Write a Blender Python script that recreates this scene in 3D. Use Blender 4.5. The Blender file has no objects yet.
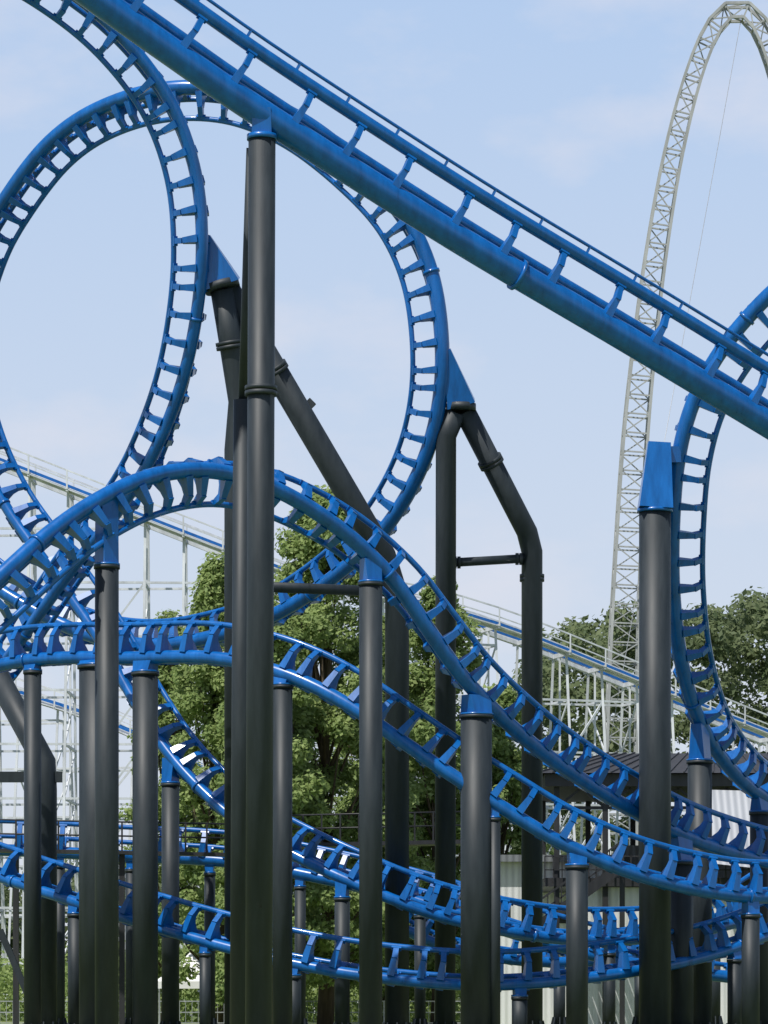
import bpy, math, random
import numpy as np
from mathutils import Vector
random.seed(7); rng=np.random.default_rng(7)
D=bpy.data; scene=bpy.context.scene
# ------------------------------------------------------------------ survey
F=3200.0; HZ=975.0; CAMZ=2.5
def P(u,v,y):            # photo bearing + measured distance (m) -> world metres
    return Vector(((u-384)/F*y, y, CAMZ+(HZ-v)/F*y))
def gnd(p): return Vector((p.x,p.y,0))
# ------------------------------------------------------------------ materials
def newmat(name):
    m=D.materials.new(name); m.use_nodes=True
    nt=m.node_tree; b=nt.nodes['Principled BSDF']; return m,nt,b
def paint(name,c1,c2,rough=0.35,scale=1.2,metal=0.0,streak=True,bump=0.0,coat=0.0,spec=.5):
    m,nt,b=newmat(name); N=nt.nodes; L=nt.links
    tc=N.new('ShaderNodeTexCoord'); mp=N.new('ShaderNodeMapping')
    mp.inputs['Scale'].default_value=(3,3,0.5) if streak else (1,1,1)
    n=N.new('ShaderNodeTexNoise'); n.inputs['Scale'].default_value=scale; n.inputs['Detail'].default_value=7; n.inputs['Roughness'].default_value=.65
    r=N.new('ShaderNodeValToRGB'); r.color_ramp.elements[0].position=.3; r.color_ramp.elements[1].position=.72
    r.color_ramp.elements[0].color=(*c1,1); r.color_ramp.elements[1].color=(*c2,1)
    L.new(tc.outputs['Object'],mp.inputs['Vector']); L.new(mp.outputs[0],n.inputs['Vector'])
    L.new(n.outputs['Fac'],r.inputs['Fac']); L.new(r.outputs[0],b.inputs['Base Color'])
    mr=N.new('ShaderNodeMapRange'); mr.inputs['To Min'].default_value=rough-.07; mr.inputs['To Max'].default_value=rough+.15
    L.new(n.outputs['Fac'],mr.inputs['Value']); L.new(mr.outputs[0],b.inputs['Roughness'])
    b.inputs['Metallic'].default_value=metal; b.inputs['Coat Weight'].default_value=coat; b.inputs['Coat Roughness'].default_value=.1
    b.inputs['Specular IOR Level'].default_value=spec
    if bump:
        bp=N.new('ShaderNodeBump'); bp.inputs['Strength'].default_value=bump; L.new(n.outputs['Fac'],bp.inputs['Height']); L.new(bp.outputs[0],b.inputs['Normal'])
    return m
M_BLUE=paint('blue_paint',(0.0012,0.075,0.27),(0.002,0.135,0.47),.27,coat=.22,spec=.42)
M_GREY=paint('slate_paint',(0.012,0.018,0.023),(0.029,0.038,0.046),.5,spec=.38)
M_WHITE=paint('white_timber_paint',(0.40,0.42,0.44),(0.68,0.71,0.74),.7,.6)
M_TIMBER=paint('weathered_steel',(0.25,0.26,0.255),(0.42,0.43,0.42),.6,.4)
M_CONC=paint('concrete',(0.25,0.24,0.22),(0.4,0.39,0.36),.85,2)
M_ROOF=paint('dark_roofing',(0.02,0.021,0.024),(0.045,0.045,0.05),.6,1)
M_DARK=paint('dark_metal',(0.012,0.013,0.015),(0.03,0.03,0.033),.5,1)
M_BARK=paint('bark',(0.05,0.035,0.02),(0.12,0.09,0.06),.9,2,bump=.6)
M_TENT=paint('tent_fabric',(0.7,0.7,0.7),(0.82,0.82,0.82),.7,1,streak=False)
M_GALV=paint('galvanised',(0.3,0.31,0.32),(0.45,0.46,0.47),.45,2,metal=.5)
def corrugated(name,c):
    m,nt,b=newmat(name); N=nt.nodes; L=nt.links
    tc=N.new('ShaderNodeTexCoord'); w=N.new('ShaderNodeTexWave'); w.inputs['Scale'].default_value=1.1; w.bands_direction='X'
    bp=N.new('ShaderNodeBump'); bp.inputs['Strength'].default_value=.5; bp.inputs['Distance'].default_value=.05
    n=N.new('ShaderNodeTexNoise'); n.inputs['Scale'].default_value=.5; n.inputs['Detail'].default_value=6
    mx=N.new('ShaderNodeMix'); mx.data_type='RGBA'; mx.inputs[6].default_value=(*[x*.75 for x in c],1); mx.inputs[7].default_value=(*c,1)
    L.new(tc.outputs['Object'],w.inputs['Vector']); L.new(tc.outputs['Object'],n.inputs['Vector'])
    L.new(w.outputs['Fac'],bp.inputs['Height']); L.new(bp.outputs[0],b.inputs['Normal'])
    L.new(n.outputs['Fac'],mx.inputs[0]); L.new(mx.outputs[2],b.inputs['Base Color']); b.inputs['Roughness'].default_value=.5
    return m
M_CORR=corrugated('corrugated_panel',(0.40,0.42,0.45)); M_SIDING=corrugated('pale_siding',(0.72,0.73,0.73)); M_GREYWALL=corrugated('grey_siding',(0.2,0.215,0.23))
def leafmat(name,dark,light):
    m,nt,b=newmat(name); N=nt.nodes; L=nt.links
    g=N.new('ShaderNodeNewGeometry'); tc=N.new('ShaderNodeTexCoord')
    n=N.new('ShaderNodeTexNoise'); n.inputs['Scale'].default_value=.35; n.inputs['Detail'].default_value=4
    L.new(tc.outputs['Object'],n.inputs['Vector'])
    a=N.new('ShaderNodeMath'); a.operation='ADD'; h=N.new('ShaderNodeMath'); h.operation='MULTIPLY'; h.inputs[1].default_value=.5
    L.new(g.outputs['Random Per Island'],h.inputs[0]); L.new(h.outputs[0],a.inputs[0]); L.new(n.outputs['Fac'],a.inputs[1])
    r=N.new('ShaderNodeValToRGB'); r.color_ramp.elements[0].position=.45; r.color_ramp.elements[1].position=1.0
    r.color_ramp.elements[0].color=(*dark,1); r.color_ramp.elements[1].color=(*light,1)
    L.new(a.outputs[0],r.inputs['Fac']); L.new(r.outputs[0],b.inputs['Base Color']); b.inputs['Roughness'].default_value=.6; b.inputs['Specular IOR Level'].default_value=.25
    t=N.new('ShaderNodeBsdfTranslucent'); L.new(r.outputs[0],t.inputs['Color'])
    mx=N.new('ShaderNodeMixShader'); mx.inputs[0].default_value=.46
    L.new(b.outputs[0],mx.inputs[1]); L.new(t.outputs[0],mx.inputs[2]); L.new(mx.outputs[0],N['Material Output'].inputs['Surface'])
    return m
M_LEAF=leafmat('leaves',(0.17,0.25,0.075),(0.33,0.41,0.15))
M_LEAF2=leafmat('forest_leaves',(0.10,0.14,0.065),(0.19,0.23,0.11))  # distance haze is mixed into these leaf colours as a slight bluish tint
m,nt,b=newmat('grass'); M_GRASS=m
tc=nt.nodes.new('ShaderNodeTexCoord'); n1=nt.nodes.new('ShaderNodeTexNoise'); n1.inputs['Scale'].default_value=.08; n1.inputs['Detail'].default_value=10; n1.inputs['Roughness'].default_value=.7
r=nt.nodes.new('ShaderNodeValToRGB'); e=r.color_ramp.elements; e[0].position=.35; e[0].color=(.09,.14,.04,1); e[1].position=.6; e[1].color=(.2,.25,.08,1)
e2=e.new(.75); e2.color=(.30,.26,.15,1)
nt.links.new(tc.outputs['Object'],n1.inputs['Vector']); nt.links.new(n1.outputs['Fac'],r.inputs['Fac']); nt.links.new(r.outputs[0],b.inputs['Base Color']); b.inputs['Roughness'].default_value=.95
# ------------------------------------------------------------------ mesh builder
class MB:
    def __init__(s): s.v=[]; s.f=[]; s.sm=[]
    def tube(s,pts,r,n=12,closed_ends=True):
        pts=[Vector(p) for p in pts]; k=len(pts); base=len(s.v)
        rs=r if isinstance(r,(list,tuple)) else [r]*k
        T0=(pts[1]-pts[0]).normalized()
        ref=Vector((0,1,0)) if abs(T0.y)<.9 else Vector((0,0,1))
        A=(ref-T0*ref.dot(T0)).normalized()
        for i in range(k):
            if i==0: T=T0
            elif i==k-1: T=(pts[-1]-pts[-2]).normalized()
            else:
                a=(pts[i]-pts[i-1]).normalized(); c=(pts[i+1]-pts[i]).normalized(); T=(a+c).normalized()
            A=(A-T*A.dot(T)).normalized(); B=T.cross(A)
            rr=rs[i]
            for j in range(n):
                t=2*math.pi*j/n; s.v.append(pts[i]+(A*math.cos(t)+B*math.sin(t))*rr)
        for i in range(k-1):
            for j in range(n):
                a=base+i*n+j; b_=base+i*n+(j+1)%n
                s.f.append((a,b_,b_+n,a+n)); s.sm.append(True)
        if closed_ends:
            s.f.append(tuple(base+j for j in reversed(range(n)))); s.sm.append(False)
            s.f.append(tuple(base+(k-1)*n+j for j in range(n))); s.sm.append(False)
    def beam(s,p,q,w,h,up=(0,0,1),w2=None,h2=None):
        p=Vector(p); q=Vector(q); T=(q-p)
        if T.length<1e-6: return
        T.normalize(); U=Vector(up)
        if abs(U.normalized().dot(T))>.98: U=Vector((0,1,0)) if abs(T.y)<.9 else Vector((1,0,0))
        U=(U-T*U.dot(T)).normalized(); S=T.cross(U); w2=w2 or w; h2=h2 or h; b0=len(s.v)
        for c,ww,hh in ((p,w,h),(q,w2,h2)):
            for a,d in ((-1,-1),(1,-1),(1,1),(-1,1)): s.v.append(c+S*(a*ww/2)+U*(d*hh/2))
        for fc in ((3,2,1,0),(4,5,6,7),(0,1,5,4),(1,2,6,5),(2,3,7,6),(3,0,4,7)):
            s.f.append(tuple(b0+x for x in fc)); s.sm.append(False)
    def quad(s,a,b,c,d):
        b0=len(s.v); s.v+= [Vector(a),Vector(b),Vector(c),Vector(d)]; s.f.append((b0,b0+1,b0+2,b0+3)); s.sm.append(False)
    def obj(s,name,mat,parent=None):
        me=D.meshes.new(name); me.from_pydata([tuple(v) for v in s.v],[],s.f)
        me.polygons.foreach_set('use_smooth',s.sm); me.materials.append(mat); me.update()
        o=D.objects.new(name,me); scene.collection.objects.link(o)
        if parent: o.parent=parent
        return o
def empty(name,loc=(0,0,0)):
    o=D.objects.new(name,None); scene.collection.objects.link(o); return o
# ------------------------------------------------------------------ tracks
def catmull(pts,per=14):
    A=np.array(pts,float); k=len(A); out=[]
    Q=np.vstack([2*A[0]-A[1],A,2*A[-1]-A[-2]])
    for i in range(k-1):
        p0,p1,p2,p3=Q[i:i+4]
        for j in range(per):
            t=j/per; out.append(.5*((2*p1)+(-p0+p2)*t+(2*p0-5*p1+4*p2-p3)*t*t+(-p0+3*p1-3*p2+p3)*t**3))
    out.append(A[-1]); return np.array(out)
coaster=empty('roller_coaster')
TR={}
def track(name,ctrl,rs=.24,rr=.09,h=.76,g=1.08,step=.86,handrail=False,tw=.34):
    W=[]
    for (u,v,y,phi) in ctrl:
        p=P(u,v,y); W.append((p.x,p.y,p.z,phi))
    S=catmull(W)
    for _ in range(2):
        S[1:-1]=.25*S[:-2]+.5*S[1:-1]+.25*S[2:]
    d=np.r_[0,np.cumsum(np.linalg.norm(np.diff(S[:,:3],axis=0),axis=1))]
    n=int(d[-1]/.3); dd=np.linspace(0,d[-1],n); R=np.stack([np.interp(dd,d,S[:,i]) for i in range(4)],1)
    pts=[Vector(r[:3]) for r in R]; fr=[]
    for i in range(n):
        T=(pts[min(i+1,n-1)]-pts[max(i-1,0)]).normalized()
        E1=Vector((T.z,0,-T.x)).normalized(); E1=(E1-T*E1.dot(T)).normalized()
        E2=T.cross(E1)
        if E2.y<0: E2=-E2
        ph=math.radians(R[i,3]); N=(E1*math.cos(ph)+E2*math.sin(ph)).normalized(); Lx=T.cross(N)
        fr.append((pts[i],T,N,Lx,E1))
    sp=MB(); sp.tube(pts,rs,20)
    for i in range(14,n-2,44):
        p,T=fr[i][0],fr[i][1]; sp.tube([p-T*.05,p+T*.05],rs*1.18,20)
    rl=[p+N*h+Lx*g/2 for p,T,N,Lx,E in fr]; rr_=[p+N*h-Lx*g/2 for p,T,N,Lx,E in fr]
    sp.tube(rl,rr,10); sp.tube(rr_,rr,10)
    L=dd[-1]; nt_=int(L/step)
    for k in range(nt_):
        x=(k+.5)*step; i=min(int(round(x/L*(n-1))),n-1)
        p,T,N,Lx,E=fr[i]
        for sgn,rail in ((1,rl[i]),(-1,rr_[i])):
            root=p+N*(rs*.45)+Lx*sgn*rs*.55-T*.05; knee=p+N*(h*.52)+Lx*sgn*(g/2*.86)
            # tapered box arm that swells at the spine, then a shoe turned up under the rail
            sp.beam(root,knee,tw*.7,tw*1.25,up=N.cross(T),w2=tw*.5,h2=tw*.72)
            sp.beam(knee-(rail-knee)*.15,rail,tw*.5,tw*.74,up=N.cross(T),w2=tw*.5,h2=tw*.42)
            sp.beam(rail-T*tw*.45-N*rr*.9,rail+T*tw*.45-N*rr*.9,tw*.42,rr*.9,up=N)
    if handrail:
        first=(rl[0]-pts[0]).dot(fr[0][4])<(rr_[0]-pts[0]).dot(fr[0][4]); src=rl if first else rr_
        hr=[q-E*.34 for q,(p,T,N,Lx,E) in zip(src,fr)]
        sp.tube(hr,.045,6)
        for i in range(3,n,5): sp.beam(src[i],hr[i],.07,.07)
    if not handrail:
        for k in range(nt_):
            x=(k+.5)*step; i=min(int(round(x/L*(n-1))),n-1); p,T,N,Lx,E=fr[i]
            sp.beam(p+N*(rs*.9),p+N*(h*.55),tw*.42,g*.42,up=Lx,w2=tw*.38,h2=g*.62)
    o=sp.obj(name,M_BLUE,coaster); TR[name]=(pts,fr,rs); return o
track('lift_drop_track',[(-70,-120,77,147),(10,-63,78,147),(75,-17,78.5,147),(160,44,79.3,147),(262,114,80.2,147),(450,234,82,147),(620,335,84,147),(768,424,86,147),(900,505,88,147),(1040,590,90,147)],
      rs=.36,rr=.17,h=1.16,g=1.16,step=1.62,handrail=True,tw=.3)
track('near_loop_track',[(-110,-90,95,50),(0,-50,97,50),(75,-5,98.5,48),(130,45,99,48),(172,105,99.5,48),(196,175,100,48),(202,250,100.3,50),(195,325,101,52),(178,395,102,56),(150,460,103,62),(115,515,104.5,66),(75,565,106,70),(35,620,107.5,75),(0,668,109,80),(-50,725,111,85)],rs=.2)
track('far_loop_track',[(-10,480,117,52),(-38,400,115,52),(-40,320,113,50),(-22,250,112,48),(8,195,111,48),(50,142,110,48),(100,108,109,48),(165,89,107.5,48),(235,92,107,48),(300,119,106.6,48),(360,165,106.3,48),(405,215,106,48),(432,275,106,48),(442,345,106,48),(438,410,106.5,50),(420,470,107.3,52),(386,527,108.5,55),(340,572,110,58),(280,612,112,60),(220,635,113.5,60),(150,645,115,60),(80,632,116.5,62),(0,590,118,62),(-60,540,119,62)],rs=.25,h=.82,g=1.15)
track('corkscrew_track',[(-70,640,85,54),(0,577,86,54),(50,533,87,54),(100,499,88,54),(150,477,89.2,58),(200,470,90.4,66),(250,479,91.5,78),(300,502,92.5,88),(350,537,93.4,97),(395,582,94.2,106),(430,632,94.8,116),(467,682,95.6,124),(512,727,96.8,130),(560,765,98.2,134),(620,803,100,136),(690,838,102.2,138),(768,862,104.8,140),(860,880,108,140)],rs=.23,h=.84,g=1.25)
track('bank_turn_track',[(-80,690,104.5,136),(0,665,103,136),(60,658,101.7,136),(130,658,100.2,136),(200,657,98.8,136),(250,664,97.8,134),(300,680,97,132),(350,706,96.4,130),(400,740,96,130),(450,774,95.8,130),(500,806,95.8,132),(560,842,96,134),(630,872,96.6,136),(700,890,97.6,138),(768,897,99,138),(860,890,101.5,140)],rs=.21,h=.9,g=1.22)
track('exit_loop_track',[(860,235,98,128),(800,272,98.5,128),(768,296,99,128),(725,345,99.5,128),(695,398,100,128),(679,455,100.4,128),(673,520,101,128),(673,590,102,128),(681,660,103.3,130),(700,722,105,132),(730,768,107,134),(768,800,109,136),(840,835,112.5,138)],rs=.24,h=.86,g=1.2)
track('rear_descent_track',[(-38,400,113,128),(-20,455,112.5,128),(8,510,112,128),(55,575,111,130),(100,640,110,130),(135,702,109,132),(170,755,108,132),(210,798,107,132),(250,830,106,134),(300,858,105,136),(360,886,104.2,138),(430,913,104,138),(500,930,104.4,140),(580,940,105.6,140),(680,935,108,140),(768,912,111,140),(860,870,115,140)],rs=.19,h=.85,g=1.15)
track('ground_helix_track',[(-80,850,107,136),(0,877,105,136),(100,910,102.6,136),(200,940,100.6,136),(300,965,99.3,138),(400,980,98.7,138),(500,985,98.8,138),(610,975,100,138),(700,958,102,138),(768,935,104,138),(860,895,108,138)],rs=.18,h=.86,g=1.15)
track('brake_run_track',[(-90,852,116,152),(0,850,116,152),(120,856,116,152),(230,862,115.5,150),(330,880,114.5,148),(430,905,113.5,146),(520,935,113,145),(640,965,113,145),(800,985,114,145)],rs=.22,h=.9)
track('inner_helix_track',[(395,925,116,142),(450,948,117,142),(540,962,118,142),(640,955,119.5,142),(720,925,121.5,142),(790,880,124,142),(850,830,127,142)],rs=.2,h=.9)
# ------------------------------------------------------------------ supports
steel=MB(); blue=MB(); conc=MB()
def flange(mb,p,T,r):
    T=T.normalized(); mb.tube([p-T*.12,p-T*.012],r*1.2,24); mb.tube([p+T*.012,p+T*.12],r*1.2,24)
def foot(x,y,r):
    conc.tube([(x,y,-.5),(x,y,.35)],r*2.2,24); steel.tube([(x,y,.352),(x,y,.42)],r*1.7,24)
    for k in range(8):
        a=k*math.pi/4; steel.beam((x+math.cos(a)*r*1.05,y+math.sin(a)*r*1.05,.42),(x+math.cos(a)*r*1.05,y+math.sin(a)*r*1.05,.95),.04,.3,up=(math.cos(a),math.sin(a),0),h2=.05)
def pipe(pts,r,fl=True):
    pts=[Vector(p) for p in pts]; steel.tube(pts,r,28)
    e=pts[-1]
    if e.z<.1: foot(e.x,e.y,r)
def column(tr,u,r,gap=.85,vh=None,splice=False):
    pts,fr,rs=TR[tr]; best=None
    for i in range(len(pts)-1):
        for t in (0,.25,.5,.75):
            p=pts[i].lerp(pts[i+1],t)
            pu=384+p.x/p.y*F; pv=HZ-(p.z-CAMZ)/p.y*F
            d=abs(pu-u)+(0 if vh is None else abs(pv-vh)*.5)
            if best is None or d<best[0]: best=(d,i,p)
    d,i,p=best; T=fr[i][1]
    top=Vector((p.x,p.y,p.z-rs-gap))
    if top.z<.6: return
    steel.tube([top,(p.x,p.y,.4)],r,28); foot(p.x,p.y,r)
    steel.tube([top-Vector((0,0,.05)),top+Vector((0,0,.04))],r*1.1,24)
    blue.tube([top+Vector((0,0,.045)),top+Vector((0,0,.1))],r*1.1,24)
    th=Vector((T.x,T.y,0)).normalized()
    blue.beam(top+Vector((0,0,.1)),p-Vector((0,0,rs*.4)),r*1.4,r*1.45,up=th,w2=r*.9,h2=r*1.7)
    if splice: flange(steel,Vector((p.x,p.y,top.z-splice)),Vector((0,0,1)),r*.95)
a=P(262,140,80.2); steel.tube([a,P(258.5,HZ+100-1,80.2)],.34,32); foot(P(258.5,1074,80.2).x,80.2,.34)
flange(steel,P(261,391,80.2),Vector((0,0,1)),.34)
blue.tube([P(262,140,80.2),P(262,135,80.2)],.38,28); blue.beam(P(262,135,80.2),P(262,108,80.1),.5,.5,up=(1,0,0),w2=.45,h2=.45)
steel.tube([P(251,148,81.5),P(246,300,82.5),P(243,400,83)],.12,16); steel.tube([P(243,400,83),Vector((P(239,1000,84).x,84,.4))],.25,16)
def bracket(pa,pb,w1,h1,w2,h2): blue.beam(pa,pb,w1,h1,up=(1,0,0),w2=w2,h2=h2)
bracket(P(207,236,100.6),P(222,284,101),.25,.2,.9,1.15)
steel.tube([P(221,283,101),P(223,290,101)],.56,24)
pipe([P(222,290,101),P(231,345,101.3),P(240,402,101.5),P(236,450,101.5),gnd(P(236,1000,101.5))],.37)
flange(steel,P(231,345,101.3),P(240,402,101.5)-P(222,290,101),.4)
pipe([P(226,287,101.2),P(384,556,104.5),P(397,598,105),gnd(P(397,900,105))],.4)
dA=P(384,556,104.5)-P(226,287,101.2)
flange(steel,P(226,287,101.2)+dA*.3,dA,.38)
steel.beam(P(306,402,102.9),P(312,408,102.9),.2,.35)
steel.tube([P(240,586,101.6),P(397,592,105)],.17,16)
bracket(P(447,350,106),P(461,404,106.6),.25,.25,.8,.95)
steel.tube([P(461,404,106.6),P(461,411,106.6)],.5,24)
pipe([P(456,412,106.6),P(446,436,106.8),gnd(P(445,900,107))],.35)
pipe([P(464,410,106.7),P(527,532,108.6),P(532,552,108.8),gnd(P(532,900,109))],.36)
dB=P(527,532,108.6)-P(464,410,106.7)
flange(steel,P(464,410,106.7)+dB*.42,dB,.36); flange(steel,P(532,578,108.9),Vector((0,0,1)),.35)
steel.tube([P(446,563,107),P(532,558,108.9)],.15,16); flange(steel,P(457,562.5,107.2),Vector((1,0,0)),.17); flange(steel,P(519,559,108.6),Vector((1,0,0)),.17)
steel.tube([P(655,512,100),gnd(P(655,900,100))],.5,32); foot(P(655,900,100).x,100,.5)
blue.tube([P(655,509,100),P(655,512.5,100)],.56,28)
blue.beam(P(655,509,100),P(659,443,100),1.05,1.05,up=(1,0,0),w2=.5,h2=.7); blue.beam(P(659,455,100),P(678,455,100.3),.35,.5)
pipe([P(-6,670,108),P(44,762,107),P(45,790,107),gnd(P(45,900,107))],.4)
steel.beam(P(-60,777,107),P(62,777,107),.3,.35)
column('corkscrew_track',106,.33,gap=1.75); column('bank_turn_track',97,.56,gap=.1)
column('bank_turn_track',145,.4,gap=.3); column('bank_turn_track',33,.28,gap=.2)
column('bank_turn_track',283,.3,gap=.2); column('corkscrew_track',371,.34,gap=.6)
column('corkscrew_track',476,.47,gap=.5); column('bank_turn_track',578,.33,gap=.3)
column('bank_turn_track',495,.18,gap=.3)
column('rear_descent_track',170,.3,gap=.8); column('rear_descent_track',342,.25,gap=.5); column('rear_descent_track',610,.2,gap=.3)
column('corkscrew_track',681,.4,gap=.7); column('exit_loop_track',698,.4,gap=1.1,vh=722); column('exit_loop_track',759,.33,gap=.4,vh=796)
for u in (75,205,293,520,735): column('ground_helix_track',u,.24 if u!=205 else .18,gap=.25)
for u in (-20,60,130,210,300,420): column('brake_run_track',u,.2,gap=.3)
for u in (560,640,715,766): column('inner_helix_track',u,.22,gap=.3)
column('bank_turn_track',750,.28,gap=.4); column('corkscrew_track',-20,.4)
steel.beam(P(0,930,104),P(30,1000,104),.2,.2)
steel.obj('support_columns',M_GREY,coaster); blue.obj('support_saddles',M_BLUE,coaster); conc.obj('footings',M_CONC,coaster)
cw=MB()
A0=P(-90,832,114); B0=P(228,838,114)
cw.beam(A0+Vector((0,0,-.6)),B0+Vector((0,0,-.6)),.9,.12)
for hgt in (.0,.5): cw.tube([A0+Vector((0,0,hgt)),B0+Vector((0,0,hgt))],.035,6)
for k in range(16):
    q=A0.lerp(B0,k/15); cw.beam(q+Vector((0,0,-.54)),q+Vector((0,0,.5)),.06,.06)
for k in (0,5,10,15):
    q=A0.lerp(B0,k/15); cw.beam((q.x,q.y,0),(q.x,q.y,q.z-.66),.2,.2)
A0=P(285,830,118); B0=P(470,826,118)
cw.beam(A0+Vector((0,0,-.6)),B0+Vector((0,0,-.6)),1.6,.15)
for hgt in (.0,.5): cw.tube([A0+Vector((0,-.7,hgt)),B0+Vector((0,-.7,hgt))],.035,6)
for k in range(11):
    q=A0.lerp(B0,k/10); cw.beam(q+Vector((0,-.7,-.52)),q+Vector((0,-.7,.5)),.06,.06)
    if k%5==0: cw.beam((q.x,q.y,0),(q.x,q.y,q.z-.68),.2,.2)
cw.obj('catwalk',M_DARK,coaster)
# ------------------------------------------------------------------ wooden coaster
wood=empty('wooden_roller_coaster')
def wooden(ctrl,step=2.3,wid=2.2,nm='trestle',lv=3.2):
    mb=MB(); rb=MB()
    W=catmull([tuple(P(*c)) for c in ctrl],10)
    d=np.r_[0,np.cumsum(np.linalg.norm(np.diff(W,axis=0),axis=1))]; n=int(d[-1]/step)
    R=[Vector([np.interp(x,d,W[:,i]) for i in range(3)]) for x in np.linspace(0,d[-1],n)]
    prev=None
    for i,p in enumerate(R):
        T=(R[min(i+1,n-1)]-R[max(i-1,0)]); T.z=0; T.normalize(); S=Vector((T.y,-T.x,0))
        a=p+S*wid/2; b=p-S*wid/2
        lean=.12
        H=p.z
        fa=Vector((a.x,a.y,0))+S*H*lean; fb=Vector((b.x,b.y,0))-S*H*lean
        mb.beam(fa,a,.15,.15); mb.beam(fb,b,.15,.15)
        mb.beam(Vector((p.x,p.y,0)),p,.12,.12)
        mb.beam(a+S*.7,b-S*.7,.14,.26)
        lev=[]
        z=lv
        while z<H-.5:
            t=z/H; qa=fa.lerp(a,t); qb=fb.lerp(b,t); mb.beam(qa,qb,.1,.15); lev.append((z,qa,qb))
            t2=max(0,(z-lv)/H)
            if i%2==0: mb.beam(fa.lerp(a,t2),qb,.07,.12)
            else: mb.beam(fb.lerp(b,t2),qa,.07,.12)
            z+=lv
        if prev:
            for (z0,a0,b0),(z1,a1,b1) in zip(prev[1],lev):
                mb.beam(a0,a1,.1,.13); mb.beam(b0,b1,.1,.13)
            if i%4==0 and len(lev)>1:
                for (z0,a0,b0),(z1,a1,b1) in zip(prev[1][:-1],lev[1:]): mb.beam(a0,a1,.08,.12)
            pa,pb=prev[0]
            mb.beam(pa,a,.25,.24); mb.beam(pb,b,.25,.24)
            up=Vector((0,0,1.1))
            for s_,q0,q1 in ((1,pa,a),(-1,pb,b)):
                o_=S*s_*.7
                mb.beam(q0+o_+up,q1+o_+up,.07,.09); mb.beam(q0+o_+up*.5,q1+o_+up*.5,.05,.07)
                mb.beam(q1+o_,q1+o_+up,.09,.09)
                mb.beam(q0+o_*.6,q1+o_*.6,.6,.06)
                rb.beam(q0+Vector((0,0,.28)),q1+Vector((0,0,.28)),.14,.16)
        prev=((a,b),lev)
    mb.obj(nm,M_WHITE,wood); rb.obj(nm+'_rails',M_BLUE,wood)
wooden([(-160,405,190),(0,466,190),(240,560,190),(330,592,191),(430,612,193),(520,640,195),(620,680,197),(768,740,200),(900,790,203)])
wooden([(-160,640,215),(0,690,212),(120,730,210),(240,790,208),(360,850,206)],nm='lower_trestle',step=2.6)
# ------------------------------------------------------------------ lattice arch tower
tower=empty('lattice_arch_ride'); mb=MB()
W=catmull([tuple(P(u,v,y)) for u,v,y in [(617,1005,222),(620,820,222),(623,680,222),(628,560,222),(635,440,222),(646,330,222),(658,240,222),(673,155,222),(692,80,222),(712,30,222),(733,10,222),(755,20,222),(774,60,222),(792,130,222),(812,240,222),(832,400,222),(846,560,222),(858,760,222),(866,1005,222)]],10)
d=np.r_[0,np.cumsum(np.linalg.norm(np.diff(W,axis=0),axis=1))]; n=int(d[-1]/1.3); dd=np.linspace(0,d[-1],n)
C=[Vector([np.interp(x,d,W[:,i]) for i in range(3)]) for x in dd]; prev=None
for i,p in enumerate(C):
    T=(C[min(i+1,n-1)]-C[max(i-1,0)]).normalized(); E=Vector((T.z,0,-T.x)).normalized(); Y=Vector((0,1,0))
    w=.52+.6*min(1,abs(p.z-70)/60)
    q=[p+E*w+Y*w,p+E*w-Y*w,p-E*w-Y*w,p-E*w+Y*w]
    for k in range(4): mb.beam(q[k],q[(k+1)%4],.1,.1)
    if prev:
        for k in range(4):
            mb.beam(prev[k],q[k],.19,.19)
            if (i+k)%2: mb.beam(prev[k],q[(k+1)%4],.08,.08)
            else: mb.beam(prev[(k+1)%4],q[k],.08,.08)
    prev=q
mb.obj('truss',M_TIMBER,tower)
cb=MB()
for s_,e_ in ((P(742,14,222),P(560,900,190)),): cb.tube([s_,Vector((e_.x,e_.y,0))],.02,5)
cb.obj('guy_cables',M_GALV,tower)
# ------------------------------------------------------------------ foliage
def leafmesh(name,cent,rad,n,size,mat,parent=None,flat=.85):
    cent=np.array(cent); rad=np.array(rad); w=rad**2.2; w/=w.sum()
    idx=rng.choice(len(cent),n,p=w); dr=rng.normal(size=(n,3)); dr/=np.linalg.norm(dr,axis=1)[:,None]
    rr=rad[idx]*(.3+.95*rng.random(n)**.8); dr[:,2]*=flat
    c=cent[idx]+dr*rr[:,None]
    a=rng.normal(size=(n,3)); a/=np.linalg.norm(a,axis=1)[:,None]
    nrm=dr+.7*rng.normal(size=(n,3))+np.array([-.2,-.3,.8]); a=np.cross(nrm,a); a/=np.linalg.norm(a,axis=1)[:,None]+1e-9
    b_=np.cross(nrm,a); b_/=np.linalg.norm(b_,axis=1)[:,None]+1e-9
    s=size*(.5+.8*rng.random(n))[:,None]
    V=np.stack([c-a*s,c+b_*s*.55,c+a*s,c-b_*s*.55],1).reshape(-1,3)
    me=D.meshes.new(name); me.vertices.add(4*n); me.vertices.foreach_set('co',V.ravel().astype('f'))
    me.loops.add(4*n); me.loops.foreach_set('vertex_index',np.arange(4*n,dtype='i'))
    me.polygons.add(n); me.polygons.foreach_set('loop_start',np.arange(0,4*n,4,dtype='i'))
    try: me.polygons.foreach_set('loop_total',np.full(n,4,dtype='i'))
    except Exception: pass
    me.materials.append(mat); me.update(calc_edges=True); me.validate()
    o=D.objects.new(name,me); scene.collection.objects.link(o)
    if parent: o.parent=parent
    return o
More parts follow.
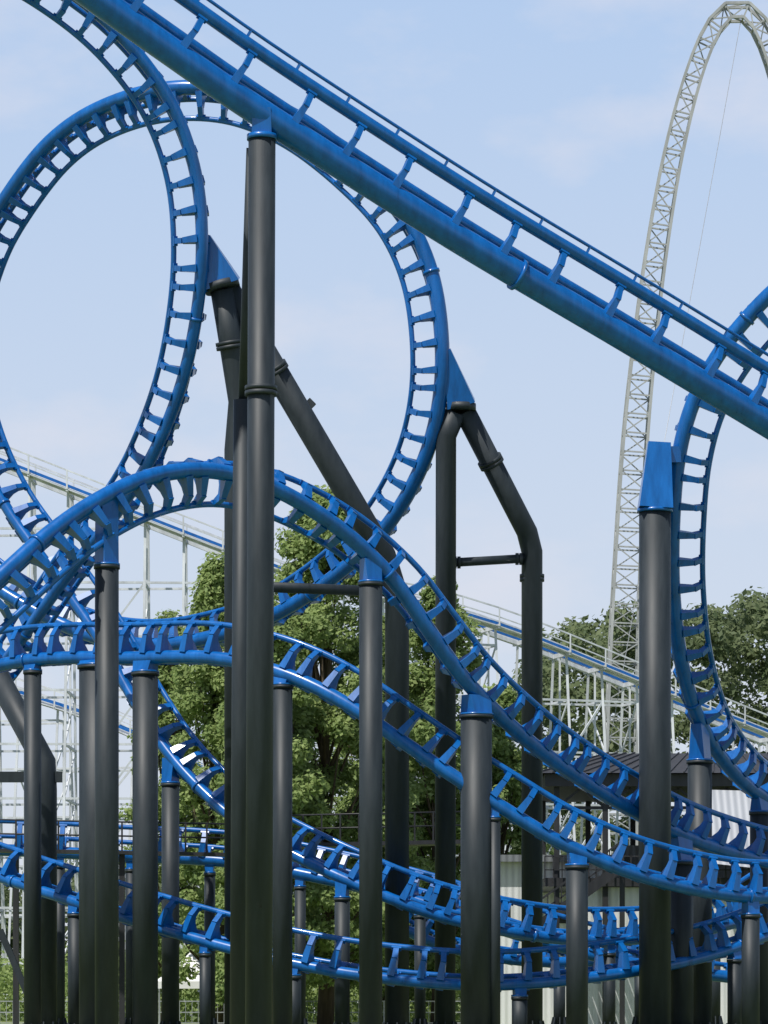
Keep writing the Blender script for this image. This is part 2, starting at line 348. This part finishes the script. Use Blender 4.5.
def tree(name,u,vtop,y,halfw_px,n=30000,size=.15,low=.1,mat=None):
    base_=P(u,975,y); x=base_.x; H=P(u,vtop,y).z; rw=halfw_px/F*y
    e=empty(name); tb=MB()
    tr=[Vector((x,y,-.2)),Vector((x+.2,y,H*.2)),Vector((x-.1,y+.2,H*.45)),Vector((x+.2,y,H*.7)),Vector((x,y,H*.93))]
    tb.tube(tr,[.42,.33,.25,.15,.04],12)
    cs=[];rs=[]
    K=int(130+rw*20)
    for k in range(K):
        t=random.random()**.85; z=H*(low+(.985-low)*t)
        env=rw*(max(.0,1-t**2.4)**.66)*(.55+.45*min(1,t*3+.3))*random.uniform(.72,1.2)
        an=random.uniform(0,2*math.pi); q=random.random()**.42
        c=Vector((x+math.cos(an)*env*q,y+math.sin(an)*env*q,z)); r_=random.uniform(.05,.14)*rw+.3
        cs.append(tuple(c)); rs.append(r_)
        if k%4==0:
            tt=max(.12,t*.75); st=Vector((x,y,H*tt*.9)); mid=st.lerp(c,.5)+Vector((0,0,-.3)); tb.tube([st,mid,c],[.1,.06,.02],6)
    tb.obj('trunk_and_limbs',M_BARK,e)
    leafmesh('crown',cs,rs,n,size,mat or M_LEAF,e)
    return e
tree('maple_tree',325,492,150,98,80000,.145)
tree('maple_tree',215,558,152,56,40000,.14)
tree('maple_tree',438,580,156,72,46000,.145)
tree('maple_tree',268,600,146,66,44000,.145,low=.05)
tree('maple_tree',500,680,160,50,24000,.15)
tree('maple_tree',380,620,162,80,36000,.17,low=.03)
tree('maple_tree',168,612,158,46,30000,.14)
def mass(name,prof,y,n,size,mat,dy=30,low=0):
    cs=[];rs=[]
    us=np.array([p[0] for p in prof],float); vs=np.array([p[1] for p in prof],float)
    for u in np.arange(us[0],us[-1],7):
        yy=y+random.uniform(-dy,dy); v=np.interp(u,us,vs)+random.uniform(-6,18)
        H=P(u,v,yy).z; x=P(u,v,yy).x+random.uniform(-2,2)
        for k in range(9):
            z=H*(1-.97*(k/8)**1.2); r_=random.uniform(1.0,2.3)*min(1,H/12+.25)
            if k==0: z-=r_*.6
            cs.append((x+random.uniform(-3,3)*(.2+k/8),yy+random.uniform(-3,3),max(z,.6))); rs.append(r_)
    return leafmesh(name,cs,rs,n,size,mat)
mass('distant_trees',[(530,680),(548,645),(570,625),(605,615),(640,630),(668,618),(700,606),(735,600),(790,603),(900,620),(1100,640)],320,150000,.38,M_LEAF2)
mass('distant_trees',[(-500,880),(0,880),(120,850),(300,820),(560,850),(700,860)],300,70000,.42,M_LEAF2,20)
mass('shrubs',[(-60,965),(100,955),(240,930),(420,905),(520,940),(620,960)],175,34000,.18,M_LEAF,8)
# ------------------------------------------------------------------ ground
g=MB(); g.quad((-3000,-500,0),(3000,-500,0),(3000,6000,0),(-3000,6000,0)); g.obj('ground',M_GRASS)
g=MB(); g.quad((-200,196,.006),(200,196,.006),(200,203,.006),(-200,203,.006)); g.obj('service_path',M_CONC)
# ------------------------------------------------------------------ station building
st=empty('coaster_station'); Y0=130
rf=MB()
x0,x1=P(545,0,Y0).x,P(960,0,Y0).x; zt=P(0,780,Y0).z
rf.beam(((x0+x1)/2,Y0,zt),((x0+x1)/2,Y0+12,zt),x1-x0,.5)
zr=zt+1.5
e0=[Vector((x0-.3,Y0-.3,zt+.27)),Vector((x1,Y0-.3,zt+.27)),Vector((x1,Y0+12.3,zt+.27)),Vector((x0-.3,Y0+12.3,zt+.27))]
r0=Vector((x0+3,Y0+6,zr)); r1=Vector((x1-3,Y0+6,zr))
rf.quad(e0[0],e0[1],r1,r0); rf.quad(e0[2],e0[3],r0,r1); rf.quad(e0[3],e0[0],r0,r0+Vector((0,0,.001))); rf.quad(e0[1],e0[2],r1,r1+Vector((0,0,.001)))
for k in range(30):     # standing seams
    t=k/29; q0=e0[0].lerp(e0[1],t); q1=r0.lerp(r1,t); rf.beam(q0+Vector((0,0,.03)),q1+Vector((0,0,.03)),.05,.06)
rf.obj('roof',M_ROOF,st)
ps=MB()
zp=P(0,882,Y0).z
for k in range(9):
    x=x0+.5+(x1-x0-1)*k/8
    for yy in (Y0+.5,Y0+11.5): ps.beam((x,yy,0),(x,yy,zt-.25),.22,.22)
ps.beam(((x0+x1)/2,Y0+.2,zp),((x0+x1)/2,Y0+12,zp),x1-x0,.35)
for hh in (.5,1.05): ps.beam((x0,Y0+.1,zp+hh),(x1,Y0+.1,zp+hh),.05,.05)
x=x0
while x<x1: ps.beam((x,Y0+.1,zp),(x,Y0+.1,zp+1.05),.05,.05); x+=.35
for k in range(8):
    xx=x0+.5+(x1-x0-1)*k/8; dx=(x1-x0-1)/8; ps.beam((xx,Y0+.5,zt-1.1),(xx+dx,Y0+.5,zt-1.1),.12,.12); ps.beam((xx,Y0+.5,zt-1.1),(xx+dx/2,Y0+.5,zt-.3),.1,.1); ps.beam((xx+dx,Y0+.5,zt-1.1),(xx+dx/2,Y0+.5,zt-.3),.1,.1)
ps.obj('posts_and_platform',M_DARK,st)
iw=MB(); iw.beam(((x0+x1)/2+1.5,Y0+10,(zp+zt-2.2)/2+.1),((x0+x1)/2+1.5,Y0+10.2,(zp+zt-2.2)/2+.1),x1-x0-4,zt-2.2-zp-.3); iw.obj('rear_wall',M_GREYWALL,st)
wl=MB(); xa=P(588,0,Y0).x
wl.beam(((xa+x1)/2,Y0+.6,(zp-.2)/2),((xa+x1)/2,Y0+11,(zp-.2)/2),x1-xa,zp-.2); wl.obj('lower_wall',M_SIDING,st)
pn=MB(); xb=P(700,0,Y0-3).x
pn.quad((xb,Y0-3,P(0,862,Y0-3).z),(x1,Y0-3,P(0,862,Y0-3).z-1.2),(x1,Y0+1,P(0,795,Y0).z),(xb+.2,Y0-.4,P(0,790,Y0).z)); pn.obj('awning_panel',M_CORR,st)
so=MB(); a=P(540,925,Y0-1.5); b=P(622,866,Y0-1.5)
for yy in (Y0-2.2,Y0-.9):
    so.beam((a.x,yy,a.z),(b.x,yy,b.z),.08,.4); so.beam((a.x,yy,a.z+1),(b.x,yy,b.z+1),.07,.07); so.beam((a.x,yy,a.z+.5),(b.x,yy,b.z+.5),.05,.05)
for k in range(13):
    q=a.lerp(b,k/12); so.beam((q.x,Y0-2.2,q.z),(q.x,Y0-.9,q.z),.3,.05)
    so.beam((q.x,Y0-2.2,q.z),(q.x,Y0-2.2,q.z+1),.05,.05)
so.beam((a.x,Y0-1.6,0),(a.x,Y0-1.6,a.z),.2,.2); so.beam((b.x,Y0-1.6,0),(b.x,Y0-1.6,b.z),.2,.2)
so.obj('stairs',M_DARK,st)
sb=empty('service_building'); mbb=MB(); ya=140
xa,xc=P(478,0,ya).x,P(612,0,ya).x; zt2=P(0,862,ya).z
mbb.beam(((xa+xc)/2,ya,zt2/2),((xa+xc)/2,ya+8,zt2/2),xc-xa,zt2); mbb.obj('walls',M_SIDING,sb)
mr=MB(); mr.beam(((xa+xc)/2,ya-.5,zt2+.15),((xa+xc)/2,ya+8.5,zt2+.15),xc-xa+1,.3); mr.obj('roof',M_GREYWALL,sb)
dw=MB()
for k in range(4):
    xx=xa+1+k*1.4; dw.beam((xx,ya-.05,zt2*.7),(xx,ya+.02,zt2*.7),.8,.9)
dw.beam((xa+4.6,ya-.05,1.05),(xa+4.6,ya+.02,1.05),1.0,2.1); dw.obj('windows_and_door',M_DARK,sb)
# ------------------------------------------------------------------ tent, fence
tn=empty('canopy_tent'); t=MB(); yt=155; c=P(190,0,yt).x; hw=1.6; ze=2.2
E=[Vector((c-hw,yt-hw,ze)),Vector((c+hw,yt-hw,ze)),Vector((c+hw,yt+hw,ze)),Vector((c-hw,yt+hw,ze))]; ap=Vector((c,yt,3.6))
for k in range(4):
    a,b=E[k],E[(k+1)%4]; am=a.lerp(ap,.5)-Vector((0,0,.15)); bm=b.lerp(ap,.5)-Vector((0,0,.15))
    t.quad(a,b,bm,am); t.quad(am,bm,ap,ap+Vector((0,0,.001))); t.quad(a-Vector((0,0,.35)),b-Vector((0,0,.35)),b,a)
t.obj('canopy',M_TENT,tn); t=MB()
for a in E: t.beam((a.x,a.y,0),a,.08,.08)
t.obj('legs',M_GALV,tn)
f=MB(); yf=150; x=-24
while x<26:
    f.beam((x,yf,0),(x,yf,1.3),.07,.07); x+=2.4
for z in (.25,.75,1.27): f.beam((-24,yf,z),(26,yf,z),.05,.05)
x=-24
while x<26: f.beam((x,yf,.25),(x,yf,1.27),.025,.025); x+=.3
f.obj('fence',M_GALV)
# ------------------------------------------------------------------ light & sky
EL,AZ=60,218
sun=D.lights.new('sun','SUN'); sun.energy=5.0; sun.angle=math.radians(.5); sun.color=(1,.96,.9)
so=D.objects.new('sun',sun); scene.collection.objects.link(so)
az=math.radians(AZ); dv=Vector((math.sin(az)*math.cos(math.radians(EL)),math.cos(az)*math.cos(math.radians(EL)),math.sin(math.radians(EL))))
so.rotation_euler=(-dv).to_track_quat('-Z','Y').to_euler()
w=D.worlds.new('World'); scene.world=w; w.use_nodes=True; nt=w.node_tree; N=nt.nodes; L=nt.links
bg=N['Background']; sk=N.new('ShaderNodeTexSky'); sk.sky_type='NISHITA'; sk.sun_disc=False
sk.sun_elevation=math.radians(EL); sk.sun_rotation=az; sk.dust_density=1.0; sk.air_density=1.0; sk.ozone_density=2.0
ST=.1
tc=N.new('ShaderNodeTexCoord'); sep=N.new('ShaderNodeSeparateXYZ'); L.new(tc.outputs['Generated'],sep.inputs[0])
def ramp(stops):
    r=N.new('ShaderNodeValToRGB'); el=r.color_ramp.elements
    el[0].position,el[0].color=stops[0][0],(*stops[0][1],1); el[1].position,el[1].color=stops[-1][0],(*stops[-1][1],1)
    for s_ in stops[1:-1]:
        x_=el.new(s_[0]); x_.color=(*s_[1],1)
    return r
hz=ramp([(0,(.71,.74,.81)),(.08,(.66,.73,.85)),(.18,(.58,.69,.87)),(.30,(.47,.63,.89)),(1,(.2,.36,.7))]); L.new(sep.outputs['Z'],hz.inputs['Fac'])
hf=ramp([(0,(.95,)*3),(.3,(.92,)*3),(.5,(.0,)*3)]); L.new(sep.outputs['Z'],hf.inputs['Fac'])
sc=N.new('ShaderNodeVectorMath'); sc.operation='SCALE'; sc.inputs['Scale'].default_value=1/ST; L.new(hz.outputs[0],sc.inputs[0])
m1=N.new('ShaderNodeMix'); m1.data_type='RGBA'; L.new(hf.outputs[0],m1.inputs[0]); L.new(sk.outputs[0],m1.inputs[6]); L.new(sc.outputs[0],m1.inputs[7])
mp=N.new('ShaderNodeMapping'); mp.inputs['Scale'].default_value=(1,1,2.0); mp.inputs['Location'].default_value=(.9,0,.35)
nz=N.new('ShaderNodeTexNoise'); nz.inputs['Scale'].default_value=9; nz.inputs['Detail'].default_value=8; nz.inputs['Roughness'].default_value=.55
rp=N.new('ShaderNodeValToRGB'); rp.color_ramp.elements[0].position=.54; rp.color_ramp.elements[1].position=.76; rp.color_ramp.elements[1].color=(.6,.6,.6,1)
mx=N.new('ShaderNodeMix'); mx.data_type='RGBA'; mx.inputs[7].default_value=(.80/ST,.78/ST,.84/ST,1)
L.new(tc.outputs['Generated'],mp.inputs[0]); L.new(mp.outputs[0],nz.inputs['Vector']); L.new(nz.outputs['Fac'],rp.inputs['Fac'])
L.new(rp.outputs[0],mx.inputs[0]); L.new(m1.outputs[2],mx.inputs[6]); L.new(mx.outputs[2],bg.inputs['Color']); bg.inputs['Strength'].default_value=ST
scene.view_settings.view_transform='Standard'; scene.view_settings.look='None'; scene.view_settings.exposure=0
# ------------------------------------------------------------------ camera
cam=D.cameras.new('camera'); co=D.objects.new('camera',cam); scene.collection.objects.link(co)
co.location=(0,0,CAMZ); co.rotation_euler=(math.radians(90),0,0); cam.sensor_fit='VERTICAL'; cam.sensor_height=36; cam.lens=36*F/1024
cam.shift_y=(HZ-512)/1024; cam.clip_end=9000; cam.clip_start=1
scene.camera=co
